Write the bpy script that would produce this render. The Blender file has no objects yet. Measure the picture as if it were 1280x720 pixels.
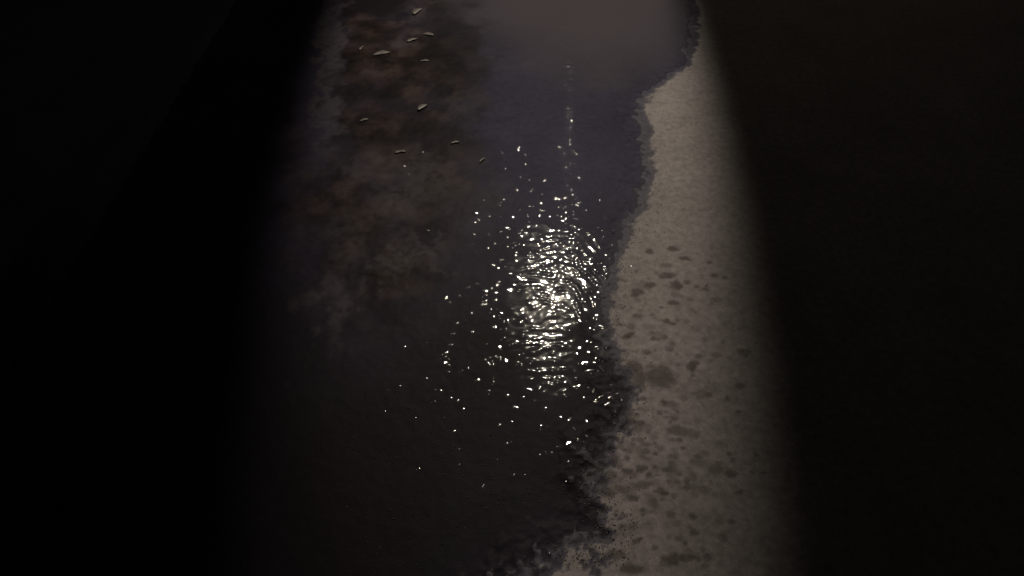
import bpy, math, random
import numpy as np
from mathutils import Vector, Euler, Matrix

random.seed(7)
rng = np.random.default_rng(11)
scene = bpy.context.scene
col = scene.collection

# ------------------------------------------------------------------ camera
CAM_H, PITCH, VFOV = 1.5, 50.0, 50.0          # metres, degrees below the horizon, degrees
cam_data = bpy.data.cameras.new('camera')
cam_data.sensor_fit = 'VERTICAL'
cam_data.angle_y = math.radians(VFOV)
cam_data.clip_start = 0.02
cam_data.clip_end = 2000
camera = bpy.data.objects.new('camera', cam_data)
camera.location = (0, 0, CAM_H)
camera.rotation_euler = (math.radians(90 - PITCH), 0, 0)
col.objects.link(camera)
scene.camera = camera

# ------------------------------------------------------------------ night sky
world = bpy.data.worlds.new('World')
scene.world = world
world.use_nodes = True
wn = world.node_tree
sky = wn.nodes.new('ShaderNodeTexSky')
sky.sky_type = 'NISHITA'
sky.sun_disc = False
sky.sun_elevation = math.radians(-4.0)
sky.sun_rotation = math.radians(200)
bg = wn.nodes['Background']
wn.links.new(sky.outputs[0], bg.inputs[0])
bg.inputs[1].default_value = 0.05

vs = scene.view_settings
vs.view_transform = 'Standard'
vs.look = 'None'
vs.exposure = 0.0
vs.gamma = 1.0
vs.use_curve_mapping = False
scene.cycles.use_denoising = True

# ------------------------------------------------------------------ layout helpers
FPX = 360.0 / math.tan(math.radians(VFOV / 2))


def ground(px, py):
    """point of the ground plane under a spot of the picture (1280 x 720)"""
    dx, dy = (px - 640) / FPX, (py - 360) / FPX
    s, c = math.sin(math.radians(PITCH)), math.cos(math.radians(PITCH))
    d = (dx, c - dy * s, -s - dy * c)
    t = CAM_H / -d[2]
    return (d[0] * t, d[1] * t)


def tag(o, label=None, cat=None, group=None, kind=None):
    if label: o['label'] = label
    if cat: o['category'] = cat
    if group: o['group'] = group
    if kind: o['kind'] = kind
    return o


def mesh_object(name, verts, faces, material, parent=None, smooth=False):
    me = bpy.data.meshes.new(name)
    me.from_pydata([tuple(v) for v in verts], [], [tuple(f) for f in faces])
    me.update()
    if smooth:
        me.shade_smooth()
    me.materials.append(material)
    o = bpy.data.objects.new(name, me)
    col.objects.link(o)
    o.parent = parent
    return o


def grid_object(name, X, Y, Z, keep, material, attrs):
    """one smooth sheet from a height field; keep = which cells exist"""
    ny, nx = X.shape
    idx = np.arange(nx * ny).reshape(ny, nx)
    quads = np.stack([idx[:-1, :-1], idx[:-1, 1:], idx[1:, 1:], idx[1:, :-1]], -1)
    quads = quads[keep]
    used = np.zeros(nx * ny, bool)
    used[quads.ravel()] = True
    remap = np.cumsum(used) - 1
    quads = remap[quads]
    co = np.stack([X, Y, Z], -1).reshape(-1, 3)[used]
    me = bpy.data.meshes.new(name)
    me.vertices.add(len(co))
    me.vertices.foreach_set('co', co.astype(np.float32).ravel())
    me.loops.add(quads.size)
    me.loops.foreach_set('vertex_index', quads.astype(np.int32).ravel())
    me.polygons.add(len(quads))
    me.polygons.foreach_set('loop_start', np.arange(0, quads.size, 4, dtype=np.int32))
    me.update(calc_edges=True)
    me.shade_smooth()
    for k, a in attrs.items():
        at = me.attributes.new(k, 'FLOAT', 'POINT')
        at.data.foreach_set('value', a.reshape(-1)[used].astype(np.float32))
    me.materials.append(material)
    o = bpy.data.objects.new(name, me)
    col.objects.link(o)
    return o


def value_noise(X, Y, scale, seed):
    """smooth lattice noise in -1..1"""
    r = np.random.default_rng(seed)
    T = r.uniform(-1, 1, (256, 256))
    u, v = X / scale + 37.3, Y / scale + 11.7
    i, j = np.floor(u).astype(int), np.floor(v).astype(int)
    fu, fv = u - i, v - j
    fu = fu * fu * fu * (fu * (fu * 6 - 15) + 10)
    fv = fv * fv * fv * (fv * (fv * 6 - 15) + 10)
    g = lambda a, b: T[a % 256, b % 256]
    return (g(i, j) * (1 - fu) + g(i + 1, j) * fu) * (1 - fv) + (g(i, j + 1) * (1 - fu) + g(i + 1, j + 1) * fu) * fv


def fbm(X, Y, scale, seed, octaves=4, gain=0.5):
    out, a = 0, 1.0
    for k in range(octaves):
        out = out + a * value_noise(X, Y, scale, seed + k)
        scale *= 0.5
        a *= gain
    return out


def sstep(a, b, x):
    t = np.clip((x - a) / (b - a), 0, 1)
    return t * t * (3 - 2 * t)


def picture(X, Y):
    """inverse of ground()"""
    s, c = math.sin(math.radians(PITCH)), math.cos(math.radians(PITCH))
    depth = Y * c + CAM_H * s
    return 640 + FPX * X / depth, 360 + FPX * (CAM_H * c - Y * s) / depth


def blob(X, Y, px, py, rx, ry, soft=0.5):
    """soft patch of the ground, centre and radii given where the photograph shows them"""
    PX, PY = picture(X, Y)
    d = np.sqrt(((PX - px) / rx) ** 2 + ((PY - py) / ry) ** 2)
    return 1 - sstep(1 - soft, 1 + soft, d)


# ------------------------------------------------------------------ material helpers
def new_mat(name):
    m = bpy.data.materials.new(name)
    m.use_nodes = True
    nt = m.node_tree
    nt.nodes.clear()
    return m, nt


def N(nt, kind, **kw):
    n = nt.nodes.new(kind)
    for k, v in kw.items():
        if k in n.bl_rna.properties and not k.startswith('i_'):
            setattr(n, k, v)
    return n


def attr(nt, name):
    n = nt.nodes.new('ShaderNodeAttribute')
    n.attribute_name = name
    return n.outputs['Fac']


def noise(nt, scale, detail=6, rough=0.6, vec=None):
    n = nt.nodes.new('ShaderNodeTexNoise')
    n.inputs['Scale'].default_value = scale
    n.inputs['Detail'].default_value = detail
    n.inputs['Roughness'].default_value = rough
    if vec is not None:
        nt.links.new(vec, n.inputs['Vector'])
    return n


def ramp(nt, fac, stops):
    n = nt.nodes.new('ShaderNodeValToRGB')
    e = n.color_ramp.elements
    while len(e) < len(stops):
        e.new(0.5)
    for q, (p, c) in zip(e, stops):
        q.position = p
        q.color = (*c, 1) if len(c) == 3 else c
    nt.links.new(fac, n.inputs[0])
    return n.outputs[0]


def mixc(nt, fac, a, b, blend='MIX'):
    n = nt.nodes.new('ShaderNodeMix')
    n.data_type = 'RGBA'
    n.blend_type = blend
    for s, v in ((n.inputs[0], fac), (n.inputs[6], a), (n.inputs[7], b)):
        if isinstance(v, bpy.types.NodeSocket):
            nt.links.new(v, s)
        elif isinstance(v, (int, float)):
            s.default_value = v
        else:
            s.default_value = (*v, 1)
    return n.outputs[2]


def mathn(nt, op, a, b=None, clamp=False):
    n = nt.nodes.new('ShaderNodeMath')
    n.operation = op
    n.use_clamp = clamp
    for s, v in zip(n.inputs, (a, b)):
        if v is None:
            continue
        if isinstance(v, bpy.types.NodeSocket):
            nt.links.new(v, s)
        else:
            s.default_value = v
    return n.outputs[0]


# pavement: dry concrete, soaked concrete, brown mud, all one weathered slab
pave_mat, nt = new_mat('weathered concrete')
tc = nt.nodes.new('ShaderNodeTexCoord').outputs['Object']
n1 = noise(nt, 3.0, 8, 0.62, tc).outputs['Fac']
n2 = noise(nt, 45, 6, 0.7, tc).outputs['Fac']
n3 = noise(nt, 240, 3, 0.6, tc).outputs['Fac']
dry = ramp(nt, n1, [(0.3, (0.232, 0.206, 0.206)), (0.7, (0.305, 0.276, 0.282))])
dry = mixc(nt, 0.55, dry, ramp(nt, n2, [(0.32, (0.40, 0.40, 0.40)), (0.62, (1, 1, 1))]), 'MULTIPLY')
dry = mixc(nt, 0.5, dry, ramp(nt, n3, [(0.3, (0.45, 0.44, 0.43)), (0.7, (1, 1, 1))]), 'MULTIPLY')
wetc = ramp(nt, n1, [(0.3, (0.064, 0.059, 0.102)), (0.7, (0.104, 0.097, 0.160))])
wetc = mixc(nt, 0.6, wetc, ramp(nt, n2, [(0.35, (0.5, 0.5, 0.5)), (0.65, (1, 1, 1))]), 'MULTIPLY')
mudc = ramp(nt, noise(nt, 7, 7, 0.58, tc).outputs['Fac'],
            [(0.34, (0.009, 0.008, 0.008)), (0.48, (0.034, 0.023, 0.020)), (0.56, (0.066, 0.045, 0.039)), (0.70, (0.120, 0.093, 0.082))])
wet_a, mud_a, silt_a = attr(nt, 'wet'), attr(nt, 'mud'), attr(nt, 'silt')
c = mixc(nt, attr(nt, 'damp'), dry, mixc(nt, 1.0, dry, (0.36, 0.34, 0.33), 'MULTIPLY'))
c = mixc(nt, wet_a, c, wetc)
c = mixc(nt, mud_a, c, mudc)
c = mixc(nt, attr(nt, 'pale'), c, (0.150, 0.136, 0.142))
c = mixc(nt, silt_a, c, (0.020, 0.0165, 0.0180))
rgh = mathn(nt, 'MULTIPLY_ADD', wet_a, -0.35)
rgh.node.inputs[2].default_value = 0.9
bump = nt.nodes.new('ShaderNodeBump')
bump.inputs['Strength'].default_value = 0.3
bump.inputs['Distance'].default_value = 0.003
hsum = mathn(nt, 'ADD', mathn(nt, 'MULTIPLY', n2, 0.6), mathn(nt, 'MULTIPLY', n3, 0.6))
nt.links.new(hsum, bump.inputs['Height'])
p = nt.nodes.new('ShaderNodeBsdfPrincipled')
nt.links.new(c, p.inputs['Base Color'])
nt.links.new(rgh, p.inputs['Roughness'])
spc = mathn(nt, 'MULTIPLY_ADD', wet_a, -0.15)
spc.node.inputs[2].default_value = 0.3
nt.links.new(spc, p.inputs['Specular IOR Level'])
nt.links.new(bump.outputs[0], p.inputs['Normal'])
o_ = nt.nodes.new('ShaderNodeOutputMaterial')
nt.links.new(p.outputs[0], o_.inputs[0])

# puddle: clear shallow water, see-through with a mirror skin
water_mat, nt = new_mat('shallow water')
lw = nt.nodes.new('ShaderNodeLayerWeight')      # Schlick's reflectance for water
lw.inputs['Blend'].default_value = 0.5
f5 = mathn(nt, 'POWER', lw.outputs['Facing'], 5.0)
fr = mathn(nt, 'MULTIPLY_ADD', f5, 0.98)
fr.node.inputs[2].default_value = 0.02
tr = nt.nodes.new('ShaderNodeBsdfTransparent')
nt.links.new(mixc(nt, attr(nt, 'depth'), (0.92, 0.92, 0.94), (0.42, 0.40, 0.42)), tr.inputs[0])
gl = nt.nodes.new('ShaderNodeBsdfGlossy')
gl.inputs['Roughness'].default_value = 0.035
gr = nt.nodes.new('ShaderNodeBsdfGlossy')       # finest ripples, too small to model, where the water is stirred
gr.inputs['Roughness'].default_value = 0.22
mg = nt.nodes.new('ShaderNodeMixShader')
nt.links.new(mathn(nt, 'MULTIPLY', attr(nt, 'stir'), 0.22), mg.inputs[0])
nt.links.new(gl.outputs[0], mg.inputs[1])
nt.links.new(gr.outputs[0], mg.inputs[2])
ms = nt.nodes.new('ShaderNodeMixShader')
nt.links.new(fr, ms.inputs[0])
nt.links.new(tr.outputs[0], ms.inputs[1])
nt.links.new(mg.outputs[0], ms.inputs[2])
o_ = nt.nodes.new('ShaderNodeOutputMaterial')
nt.links.new(ms.outputs[0], o_.inputs[0])


def simple_mat(name, base, rough, spec=0.5, metallic=0.0, vary=0.4, scale=30):
    m, nt = new_mat(name)
    t = nt.nodes.new('ShaderNodeTexCoord').outputs['Object']
    f = noise(nt, scale, 4, 0.6, t).outputs['Fac']
    lo = tuple(v * (1 - vary) for v in base)
    hi = tuple(min(1, v * (1 + vary)) for v in base)
    p = nt.nodes.new('ShaderNodeBsdfPrincipled')
    nt.links.new(ramp(nt, f, [(0.3, lo), (0.7, hi)]), p.inputs['Base Color'])
    p.inputs['Roughness'].default_value = rough
    p.inputs['Specular IOR Level'].default_value = spec
    p.inputs['Metallic'].default_value = metallic
    o = nt.nodes.new('ShaderNodeOutputMaterial')
    nt.links.new(p.outputs[0], o.inputs[0])
    return m


leaf_mat = simple_mat('pale wet leaf', (0.092, 0.080, 0.074), 0.5, vary=0.45, scale=60)
grit_mat = simple_mat('wet grit', (0.17, 0.15, 0.135), 0.10, vary=0.6, scale=120)
steel_mat = simple_mat('dark painted steel', (0.035, 0.036, 0.038), 0.5, vary=0.15)

# ------------------------------------------------------------------ pavement
x0, x1, y0, y1, step = -1.65, 1.45, 0.12, 3.92, 0.005
xs, ys = np.arange(x0, x1 + 1e-6, step), np.arange(y0, y1 + 1e-6, step)
X, Y = np.meshgrid(xs, ys)

shore_px = [(872, -40), (871, 0), (872, 40), (862, 78), (840, 95), (815, 116), (803, 131), (811, 160), (814, 200), (812, 235),
            (801, 265), (788, 290), (774, 320), (767, 350), (762, 390), (768, 430), (777, 470), (787, 500),
            (772, 530), (758, 550), (750, 590), (742, 620), (768, 646), (770, 674), (745, 692), (722, 698), (675, 714), (630, 760)]
shore = np.array([ground(*q) for q in shore_px])


def shore_distance(X, Y):
    """signed distance to the edge of the wet patch, positive on the dry side"""
    best = np.full(X.shape, 1e9)
    sign = np.zeros(X.shape)
    for (ax, ay), (bx, by) in zip(shore[:-1], shore[1:]):
        ex, ey = bx - ax, by - ay
        t = np.clip(((X - ax) * ex + (Y - ay) * ey) / (ex * ex + ey * ey), 0, 1)
        d = np.hypot(X - ax - t * ex, Y - ay - t * ey)
        s = np.sign(ex * (Y - ay) - ey * (X - ax))
        near = d < best
        best = np.where(near, d, best)
        sign = np.where(near, s, sign)
    return best * sign


sd = shore_distance(X, Y)
edge_noise = fbm(X, Y, 0.09, 3, 5, 0.6)
fine = fbm(X, Y, 0.022, 21, 4, 0.6)
rag = 0.012 + 0.016 * sstep(330, 560, picture(X, Y)[1])
sdn = sd + rag * edge_noise + 0.8 * rag * fine
wet = 1 - sstep(-0.008, 0.020, sdn)
damp = 0 * wet

# splashes and damp spots on the dry side
spots = [(825, 472, 19, 15), (800, 478, 8, 13), (793, 462, 9, 8), (811, 360, 9, 5), (842, 357, 8, 5), (795, 368, 7, 5),
         (855, 325, 6, 4), (811, 313, 5, 4), (842, 312, 7, 4), (832, 345, 10, 4), (770, 578, 9, 6), (800, 590, 8, 5),
         (757, 616, 14, 7), (790, 624, 8, 4), (829, 506, 5, 4), (783, 588, 7, 4), (840, 700, 16, 8), (862, 700, 9, 6),
         (790, 712, 12, 6), (796, 676, 7, 5), (862, 640, 7, 6), (830, 618, 5, 4), (795, 655, 7, 3), (865, 455, 6, 4),
         (815, 422, 6, 4), (835, 400, 7, 4), (785, 420, 7, 5), (780, 520, 16, 9), (795, 530, 10, 5), (812, 600, 6, 4)]
for (sx, sy, rx, ry) in spots:
    b = blob(X + 0.010 * fine, Y + 0.012 * edge_noise, sx, sy, rx, ry, 0.35)
    damp = np.maximum(damp, b * 0.9)
for k in range(330):
    sy = random.triangular(290, 735, 560)
    sx = random.triangular(745, 960, 790)
    r = random.choice([1.6, 2, 2, 2.5, 3, 4])
    cx, cy = ground(sx, sy)
    rad = r * 0.0027
    i0, j0 = int((cx - x0) / step), int((cy - y0) / step)
    w = 8
    sl = (slice(max(0, j0 - w), j0 + w), slice(max(0, i0 - w), i0 + w))
    if X[sl].size:
        d = np.hypot((X[sl] - cx) / (rad * random.uniform(1.0, 2.2)), (Y[sl] - cy) / (rad * random.uniform(0.9, 1.4)))
        damp[sl] = np.maximum(damp[sl], random.uniform(0.3, 0.8) * (1 - sstep(0.6, 1.3, d)))

# brown mud lies over the left of the slab; dark silt settled in the deepest water
low = fbm(X, Y, 0.30, 50, 4, 0.55)
mid = fbm(X, Y, 0.16, 70, 4, 0.6)
mud_mask = blob(X + 0.05 * edge_noise, Y + 0.08 * low, 470, 150, 125, 290, 0.35)
mud_mask *= 1 - 0.8 * blob(X + 0.03 * edge_noise, Y, 392, 60, 36, 150, 0.3)
mud = mud_mask * np.clip(0.85 + 0.2 * mid, 0, 1)
PX, PY = picture(X, Y)
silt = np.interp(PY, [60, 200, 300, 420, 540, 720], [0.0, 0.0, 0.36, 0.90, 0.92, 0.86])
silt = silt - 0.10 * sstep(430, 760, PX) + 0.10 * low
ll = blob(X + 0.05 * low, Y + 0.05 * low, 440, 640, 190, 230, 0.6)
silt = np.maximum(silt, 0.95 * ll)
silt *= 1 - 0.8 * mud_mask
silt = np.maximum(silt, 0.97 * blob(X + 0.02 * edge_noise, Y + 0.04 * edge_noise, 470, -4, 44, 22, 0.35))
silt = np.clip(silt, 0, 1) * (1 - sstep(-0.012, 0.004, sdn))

pale = 0 * silt                                # washed-up pale sediment, plus the painted haze added below
for (bx_, by_, rx, ry, k) in [(520, 232, 60, 34, .55), (505, 320, 40, 12, .75), (548, 338, 30, 6, .6), (530, 300, 34, 7, .6), (480, 340, 30, 8, .5), (412, 390, 22, 50, .7),
                              (408, 85, 16, 85, .8), (520, 14, 20, 12, .6), (512, 52, 18, 12, .5), (430, 300, 30, 30, .35),
                              (455, 215, 40, 22, .35), (590, 255, 40, 26, .3), (570, 130, 22, 12, .3)]:
    pale = np.maximum(pale, k * blob(X + 0.05 * edge_noise, Y + 0.07 * edge_noise, bx_, by_, rx, ry, 0.6))
pale *= np.clip(0.85 + 0.5 * fine, 0, 1)
painted_haze = blob(X + 0.06 * low, Y + 0.10 * low, 735, -30, 165, 120, 0.5) * (1 - sstep(-0.06, -0.01, sdn))  # grey haze of the reflection at the far end, painted into the ground colour
pale = np.maximum(pale, 0.75 * painted_haze)
silt *= 1 - 0.6 * pale
dark = 0 * silt
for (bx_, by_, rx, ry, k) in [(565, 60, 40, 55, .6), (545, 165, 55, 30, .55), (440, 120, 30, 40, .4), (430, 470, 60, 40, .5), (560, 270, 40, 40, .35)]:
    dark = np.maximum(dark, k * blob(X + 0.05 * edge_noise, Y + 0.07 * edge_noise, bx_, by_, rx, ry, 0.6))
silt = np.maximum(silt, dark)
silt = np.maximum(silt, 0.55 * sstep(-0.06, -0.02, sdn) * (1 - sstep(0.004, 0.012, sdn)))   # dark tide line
relief = (0.0010 * fine + 0.0013 * edge_noise) * (0.3 + 0.5 * sstep(-0.03, 0.01, sdn))
Z = 0.0035 * sstep(-0.05, 0.03, sdn) - 0.0065 * (1 - sstep(-0.12, -0.005, sdn)) + relief
Z = Z + mud_mask * (0.002 + 0.002 * mid)
Z = Z + 0.012 * (1 - sstep(-1.60, -1.25, X))
fade = np.minimum.reduce([X - x0, x1 - X, Y - y0, y1 - Y])
Z = Z * sstep(0, 0.12, fade)

keep = np.ones((X.shape[0] - 1, X.shape[1] - 1), bool)
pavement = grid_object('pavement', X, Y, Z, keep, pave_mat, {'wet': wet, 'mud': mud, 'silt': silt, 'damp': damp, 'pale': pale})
tag(pavement, 'weathered concrete pavement, dry and spotted beside its soaked muddy part', 'pavement', kind='structure')

# the rest of the ground, out to the horizon
R = 600.0
gv = [(x0, y0, 0), (x1, y0, 0), (x1, y1, 0), (x0, y1, 0), (-R, -R, 0), (R, -R, 0), (R, R, 0), (-R, R, 0)]
gf = [(4, 5, 1, 0), (5, 6, 2, 1), (6, 7, 3, 2), (7, 4, 0, 3)]
g = mesh_object('ground', gv, gf, pave_mat)
at = g.data.attributes.new('wet', 'FLOAT', 'POINT')
at.data.foreach_set('value', [1, 0, 0, 1, 1, 0, 0, 1])
tag(g, 'concrete ground stretching away into the dark around the wet patch', 'ground', kind='structure')

# ------------------------------------------------------------------ puddle
MIRROR = (690, 372)                            # where the lamp's mirror image stands in still water
LH = 4.5                                       # lamp height
mx, my = ground(*MIRROR)
lx, ly = mx * (1 + LH / CAM_H), my * (1 + LH / CAM_H)
ws = 0.0033
wx = np.arange(-1.50, 1.08, ws)
wy = np.arange(0.22, 3.75, ws)
WX, WY = np.meshgrid(wx, wy)
wsd = shore_distance(WX, WY) + 0.014 * fbm(WX, WY, 0.09, 3, 5, 0.6)


def tilt(x, y):
    """slope the water needs at a spot to throw the lamp at the eye"""
    a = np.stack([lx - x, ly - y, LH + 0 * x], -1)
    b = np.stack([-x, -y, CAM_H + 0 * x], -1)
    a = a / np.linalg.norm(a, axis=-1, keepdims=True)
    b = b / np.linalg.norm(b, axis=-1, keepdims=True)
    h = a + b
    return np.hypot(h[..., 0], h[..., 1]) / h[..., 2]


def waves(n, lmin, lmax, ang, spread, seed):
    r = np.random.default_rng(seed)
    H = np.zeros(WX.shape)
    warpx = 0.012 * value_noise(WX, WY, 0.11, seed + 5)
    warpy = 0.012 * value_noise(WX, WY, 0.09, seed + 6)
    for _ in range(n):
        lam = r.uniform(lmin, lmax)
        th = math.radians(ang) + r.normal(0, math.radians(spread))
        k = 2 * math.pi / lam
        H += np.sin(k * (math.cos(th) * (WX + warpx) + math.sin(th) * (WY + warpy)) + r.uniform(0, 6.28)) / k
    return H / math.sqrt(n / 2)                # unit rms slope


core = waves(24, 0.018, 0.042, 88, 24, 1)      # crests across the view
slant = waves(20, 0.016, 0.036, 28, 18, 4)     # crests running away on the dry side
cross = waves(22, 0.012, 0.026, 20, 70, 2)
calm = waves(12, 0.06, 0.20, 80, 50, 3)
wob = 0.020 * value_noise(WX, WY, 0.07, 77) + 0.010 * value_noise(WX, WY, 0.025, 79)
wob2 = 0.030 * value_noise(WX, WY, 0.08, 78) + 0.012 * value_noise(WX, WY, 0.03, 80)
upper = blob(WX + wob, WY + wob2, 693, 345, 46, 58, 0.45)
lower = blob(WX + wob, WY + wob2, 682, 415, 36, 72, 0.45)
right = blob(WX + wob, WY + wob2, 732, 352, 22, 50, 0.5)
amp_core = np.maximum.reduce([upper, lower])
amp_tail = blob(WX + 0.4 * wob, WY, 715, 265, 13, 75, 0.5)
stir = np.maximum(upper, 0.8 * lower) * np.clip(0.75 + 0.6 * value_noise(WX, WY, 0.04, 81), 0.1, 1.2)
T = tilt(WX, WY)
patch = np.clip(value_noise(WX, WY, 0.045, 31) * 1.6 + 0.4, 0, 1.4)
var = np.clip(1 + 0.6 * value_noise(WX, WY, 0.06, 33), 0.4, 1.6)
H = 0.004 * calm
H = H + amp_core * var * (0.072 * core + 0.030 * cross) * (1 - 0.6 * right) + right * 0.085 * slant
H = H + amp_tail * 0.85 * T * patch * (core + 0.5 * cross)
# single bumps: grains and bubbles that just lift the water's skin
bumps = []
for k in range(260):
    bumps.append((random.gauss(688, 42), random.gauss(385, 95)))
for k in range(130):
    a = random.uniform(0, 6.28)
    bumps.append((588 + 42 * math.cos(a) + random.gauss(0, 12), 425 + 52 * math.sin(a) + random.gauss(0, 16)))
for k in range(120):
    bumps.append((random.gauss(640, 34), random.gauss(310, 36)))
for k in range(190):
    py = random.triangular(20, 335, 320)
    bumps.append((722 + (py - 330) * 0.02 + random.gauss(-5, 3 + max(0, py - 150) * 0.06), py))
for k in range(130):
    bumps.append((random.uniform(470, 740), random.triangular(450, 640, 470)))
for k in range(30):
    bumps.append((random.uniform(430, 760), random.uniform(180, 480)))
for k in range(170):
    py = random.uniform(280, 520)
    bumps.append((758 + 0.0009 * (py - 400) ** 2 + random.gauss(-8, 9), py))
for (px, py) in list(bumps):
    if random.random() < 0.45:                 # some come in pairs
        bumps.append((px + random.gauss(0, 5), py + random.gauss(0, 5)))
for (px, py) in bumps:
    cx, cy = ground(px, py)
    s = min(0.0085, max(0.0034, random.lognormvariate(math.log(0.0049), 0.28)))
    if px > 742 or py > 500:
        s *= 0.8
    el = random.uniform(1.0, 2.0)
    need = float(tilt(np.array(cx), np.array(cy)))
    h = s * max(need * random.uniform(1.0, 1.6), 0.03) / 0.607
    i0, j0 = int((cx - wx[0]) / ws), int((cy - wy[0]) / ws)
    w = 11
    if i0 < w or j0 < w or i0 > len(wx) - w or j0 > len(wy) - w:
        continue
    sl = (slice(j0 - w, j0 + w), slice(i0 - w, i0 + w))
    th = random.gauss(0, 0.5)
    u = (WX[sl] - cx) * math.cos(th) + (WY[sl] - cy) * math.sin(th)
    v = (WY[sl] - cy) * math.cos(th) - (WX[sl] - cx) * math.sin(th)
    H[sl] += h * np.exp(-((u / (s * el)) ** 2 + (v / s) ** 2) / 2)
depth = (1 - sstep(-0.07, 0.03, wsd)) * 0.55
keep = (wsd[:-1, :-1] < 0.05)
puddle = grid_object('puddle', WX, WY, H, keep, water_mat, {'depth': depth, 'stir': stir})
tag(puddle, 'shallow rippled puddle mirroring a bright lamp beside dry concrete', 'puddle', kind='structure')

# ------------------------------------------------------------------ grit along the water's edge
gv, gf = [], []
octa = [(1, 0, 0), (0, 1, 0), (-1, 0, 0), (0, -1, 0), (0, 0, 1), (0, 0, -1)]
octf = [(0, 1, 4), (1, 2, 4), (2, 3, 4), (3, 0, 4), (1, 0, 5), (2, 1, 5), (3, 2, 5), (0, 3, 5)]
shore_mid = [ground(*q) for q in shore_px]
for k in range(2400):
    if k % 4:
        a = random.randrange(6, len(shore_px) - 3)
        t = random.random()
        px = shore_px[a][0] * (1 - t) + shore_px[a + 1][0] * t + random.gauss(-8, 22)
        py = shore_px[a][1] * (1 - t) + shore_px[a + 1][1] * t + random.gauss(0, 8)
    else:
        px, py = random.uniform(430, 800), random.uniform(430, 735)
    cx, cy = ground(px, py)
    i0, j0 = int(round((cx - x0) / step)), int(round((cy - y0) / step))
    if not (0 <= i0 < X.shape[1] and 0 <= j0 < X.shape[0]):
        continue
    z = Z[j0, i0]
    s = random.uniform(0.0010, 0.0026)
    rot = Euler((random.uniform(0, 6.28), random.uniform(0, 6.28), random.uniform(0, 6.28))).to_matrix()
    b = len(gv)
    for q in octa:
        w = rot @ Vector((q[0] * s * random.uniform(.7, 1.3), q[1] * s * random.uniform(.7, 1.3), q[2] * s * random.uniform(.6, 1)))
        gv.append((cx + w.x, cy + w.y, z + 0.3 * s + w.z))
    gf += [tuple(b + i for i in f) for f in octf]
grit = mesh_object('grit', gv, gf, grit_mat)
tag(grit, 'fine wet grit scattered along the edge of the puddle', 'grit', kind='stuff')

# ------------------------------------------------------------------ scraps of leaf on the mud
scraps = [(477, 67, 22, 20), (535, 43, 15, -10), (515, 50, 15, 35), (522, 14, 18, 60), (528, 134, 16, 50), (569, 178, 11, 20),
          (531, 76, 12, 5), (452, 60, 10, 70), (603, 200, 11, 55), (500, 190, 14, 15), (455, 150, 11, 30)]
for k, (px, py, L, a) in enumerate(scraps):
    cx, cy = ground(px, py)
    ln = abs(ground(px + L, py)[0] - cx)
    n = 7
    vv, ff = [], []
    for i in range(n):
        t = i / (n - 1)
        w = ln * 0.17 * (math.sin(math.pi * (0.06 + 0.9 * t)) ** 0.8) * random.uniform(0.5, 1.5)
        cz = 0.012 * ln * math.sin(math.pi * t) * random.uniform(0.6, 1.2)
        xx = (t - 0.5) * ln
        bend = 0.12 * ln * math.sin(math.pi * t)
        vv += [(xx, bend - w, cz + 0.008 * ln), (xx, bend, cz), (xx, bend + w, cz + 0.010 * ln)]
    for i in range(n - 1):
        for j in range(2):
            b = i * 3 + j
            ff.append((b, b + 3, b + 4, b + 1))
    o = mesh_object('leaf_scrap', vv, ff, leaf_mat, smooth=True)
    md = o.modifiers.new('thickness', 'SOLIDIFY')
    md.thickness = 0.0012
    i0, j0 = int(round((cx - x0) / step)), int(round((cy - y0) / step))
    o.location = (cx, cy, max(Z[j0, i0], 0) + 0.0003)
    o.rotation_euler = (0, 0, math.radians(a))
    lab = {0: 'broadest pale leaf scrap of the cluster at the far end of the mud'}.get(k, 'small pale scrap of leaf lying on the wet brown mud')
    tag(o, lab, 'leaf', 'leaf scraps on the mud')

# ------------------------------------------------------------------ the lamp that the puddle mirrors
lamp = bpy.data.objects.new('street_lamp', None)
lamp.location = (lx + 0.95, ly, 0)
lamp.rotation_euler = (0, 0, math.radians(-90))
col.objects.link(lamp)
tag(lamp, 'bright street lamp whose light is mirrored in the puddle', 'street lamp')


def lathe(profile, n=20):
    v, f = [], []
    for r, z in profile:
        for i in range(n):
            a = 2 * math.pi * i / n
            v.append((r * math.cos(a), r * math.sin(a), z))
    for k in range(len(profile) - 1):
        for i in range(n):
            f.append((k * n + i, k * n + (i + 1) % n, (k + 1) * n + (i + 1) % n, (k + 1) * n + i))
    f.append(tuple(range(n))[::-1])
    f.append(tuple((len(profile) - 1) * n + i for i in range(n)))
    return v, f


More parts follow.
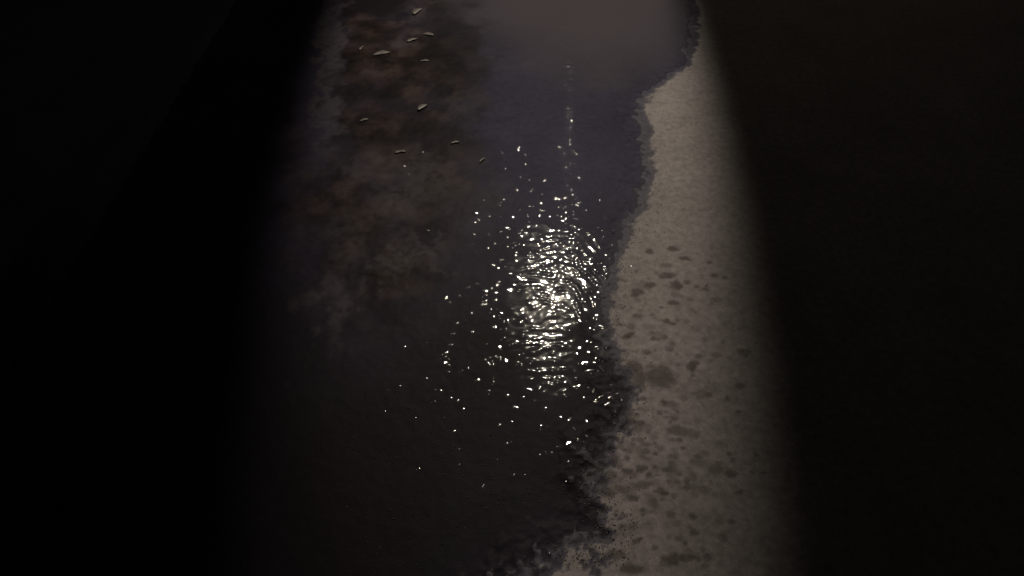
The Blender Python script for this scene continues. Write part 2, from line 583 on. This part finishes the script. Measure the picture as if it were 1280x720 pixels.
mesh_object('pole', *lathe([(0.09, 0.0), (0.09, 0.02), (0.06, 0.03), (0.06, 0.5), (0.045, 0.55), (0.035, LH + 0.16), (0.02, LH + 0.2)]), steel_mat, lamp, True)
v, f = [], []
n = 10
pts = [(0, 0, LH + 0.06), (0, -0.25, LH + 0.16), (0, -0.55, LH + 0.19), (0, -0.80, LH + 0.16)]
for q in pts:
    for i in range(n):
        a = 2 * math.pi * i / n
        v.append((q[0] + 0.022 * math.cos(a), q[1], q[2] + 0.022 * math.sin(a)))
for k in range(len(pts) - 1):
    for i in range(n):
        f.append((k * n + i, k * n + (i + 1) % n, (k + 1) * n + (i + 1) % n, (k + 1) * n + i))
mesh_object('arm', v, f, steel_mat, lamp, True)
# head: shallow tapered housing open below
hw, hd = 0.32, 0.21
v = []
for (w, d, z) in ((hw, hd, LH + 0.03), (hw, hd, LH + 0.08), (hw * 0.8, hd * 0.85, LH + 0.17), (hw * 0.5, hd * 0.6, LH + 0.20)):
    v += [(-w, -0.95 - d, z), (w, -0.95 - d, z), (w, -0.95 + d, z), (-w, -0.95 + d, z)]
f = []
for k in range(3):
    for i in range(4):
        f.append((k * 4 + i, k * 4 + (i + 1) % 4, (k + 1) * 4 + (i + 1) % 4, (k + 1) * 4 + i))
f.append((12, 13, 14, 15))
mesh_object('housing', v, f, steel_mat, lamp)
glow, nt = new_mat('lit diffuser')
em = nt.nodes.new('ShaderNodeEmission')
em.inputs[0].default_value = (1.0, 0.90, 0.66, 1)
em.inputs[1].default_value = 12.0
o_ = nt.nodes.new('ShaderNodeOutputMaterial')
nt.links.new(em.outputs[0], o_.inputs[0])
pw, pd = 0.29, 0.18
mesh_object('diffuser', [(-pw, -0.95 - pd, LH + 0.05), (pw, -0.95 - pd, LH + 0.05), (pw, -0.95 + pd, LH + 0.05), (-pw, -0.95 + pd, LH + 0.05)],
            [(0, 3, 2, 1)], glow, lamp)
sp = bpy.data.lights.new('lamp_beam', 'SPOT')  # the lamp's light; its oval cone is made up to leave both sides dark
sp.energy = 900
sp.color = (1.0, 0.90, 0.73)
sp.shadow_soft_size = 0.05
sp.spot_size = math.radians(92)
sp.spot_blend = 0.33
beam = bpy.data.objects.new('lamp_beam', sp)
beam.location = (lx, ly, LH)
bz = (Vector((lx, ly, LH)) - Vector((0.03, 4.33, 0))).normalized()
bx = (Vector((1, 0, 0)) - bz * bz.x).normalized()
by = bz.cross(bx)
beam.rotation_euler = Matrix((bx, by, bz)).transposed().to_euler()
beam.scale = (0.212, 1, 1)
col.objects.link(beam)
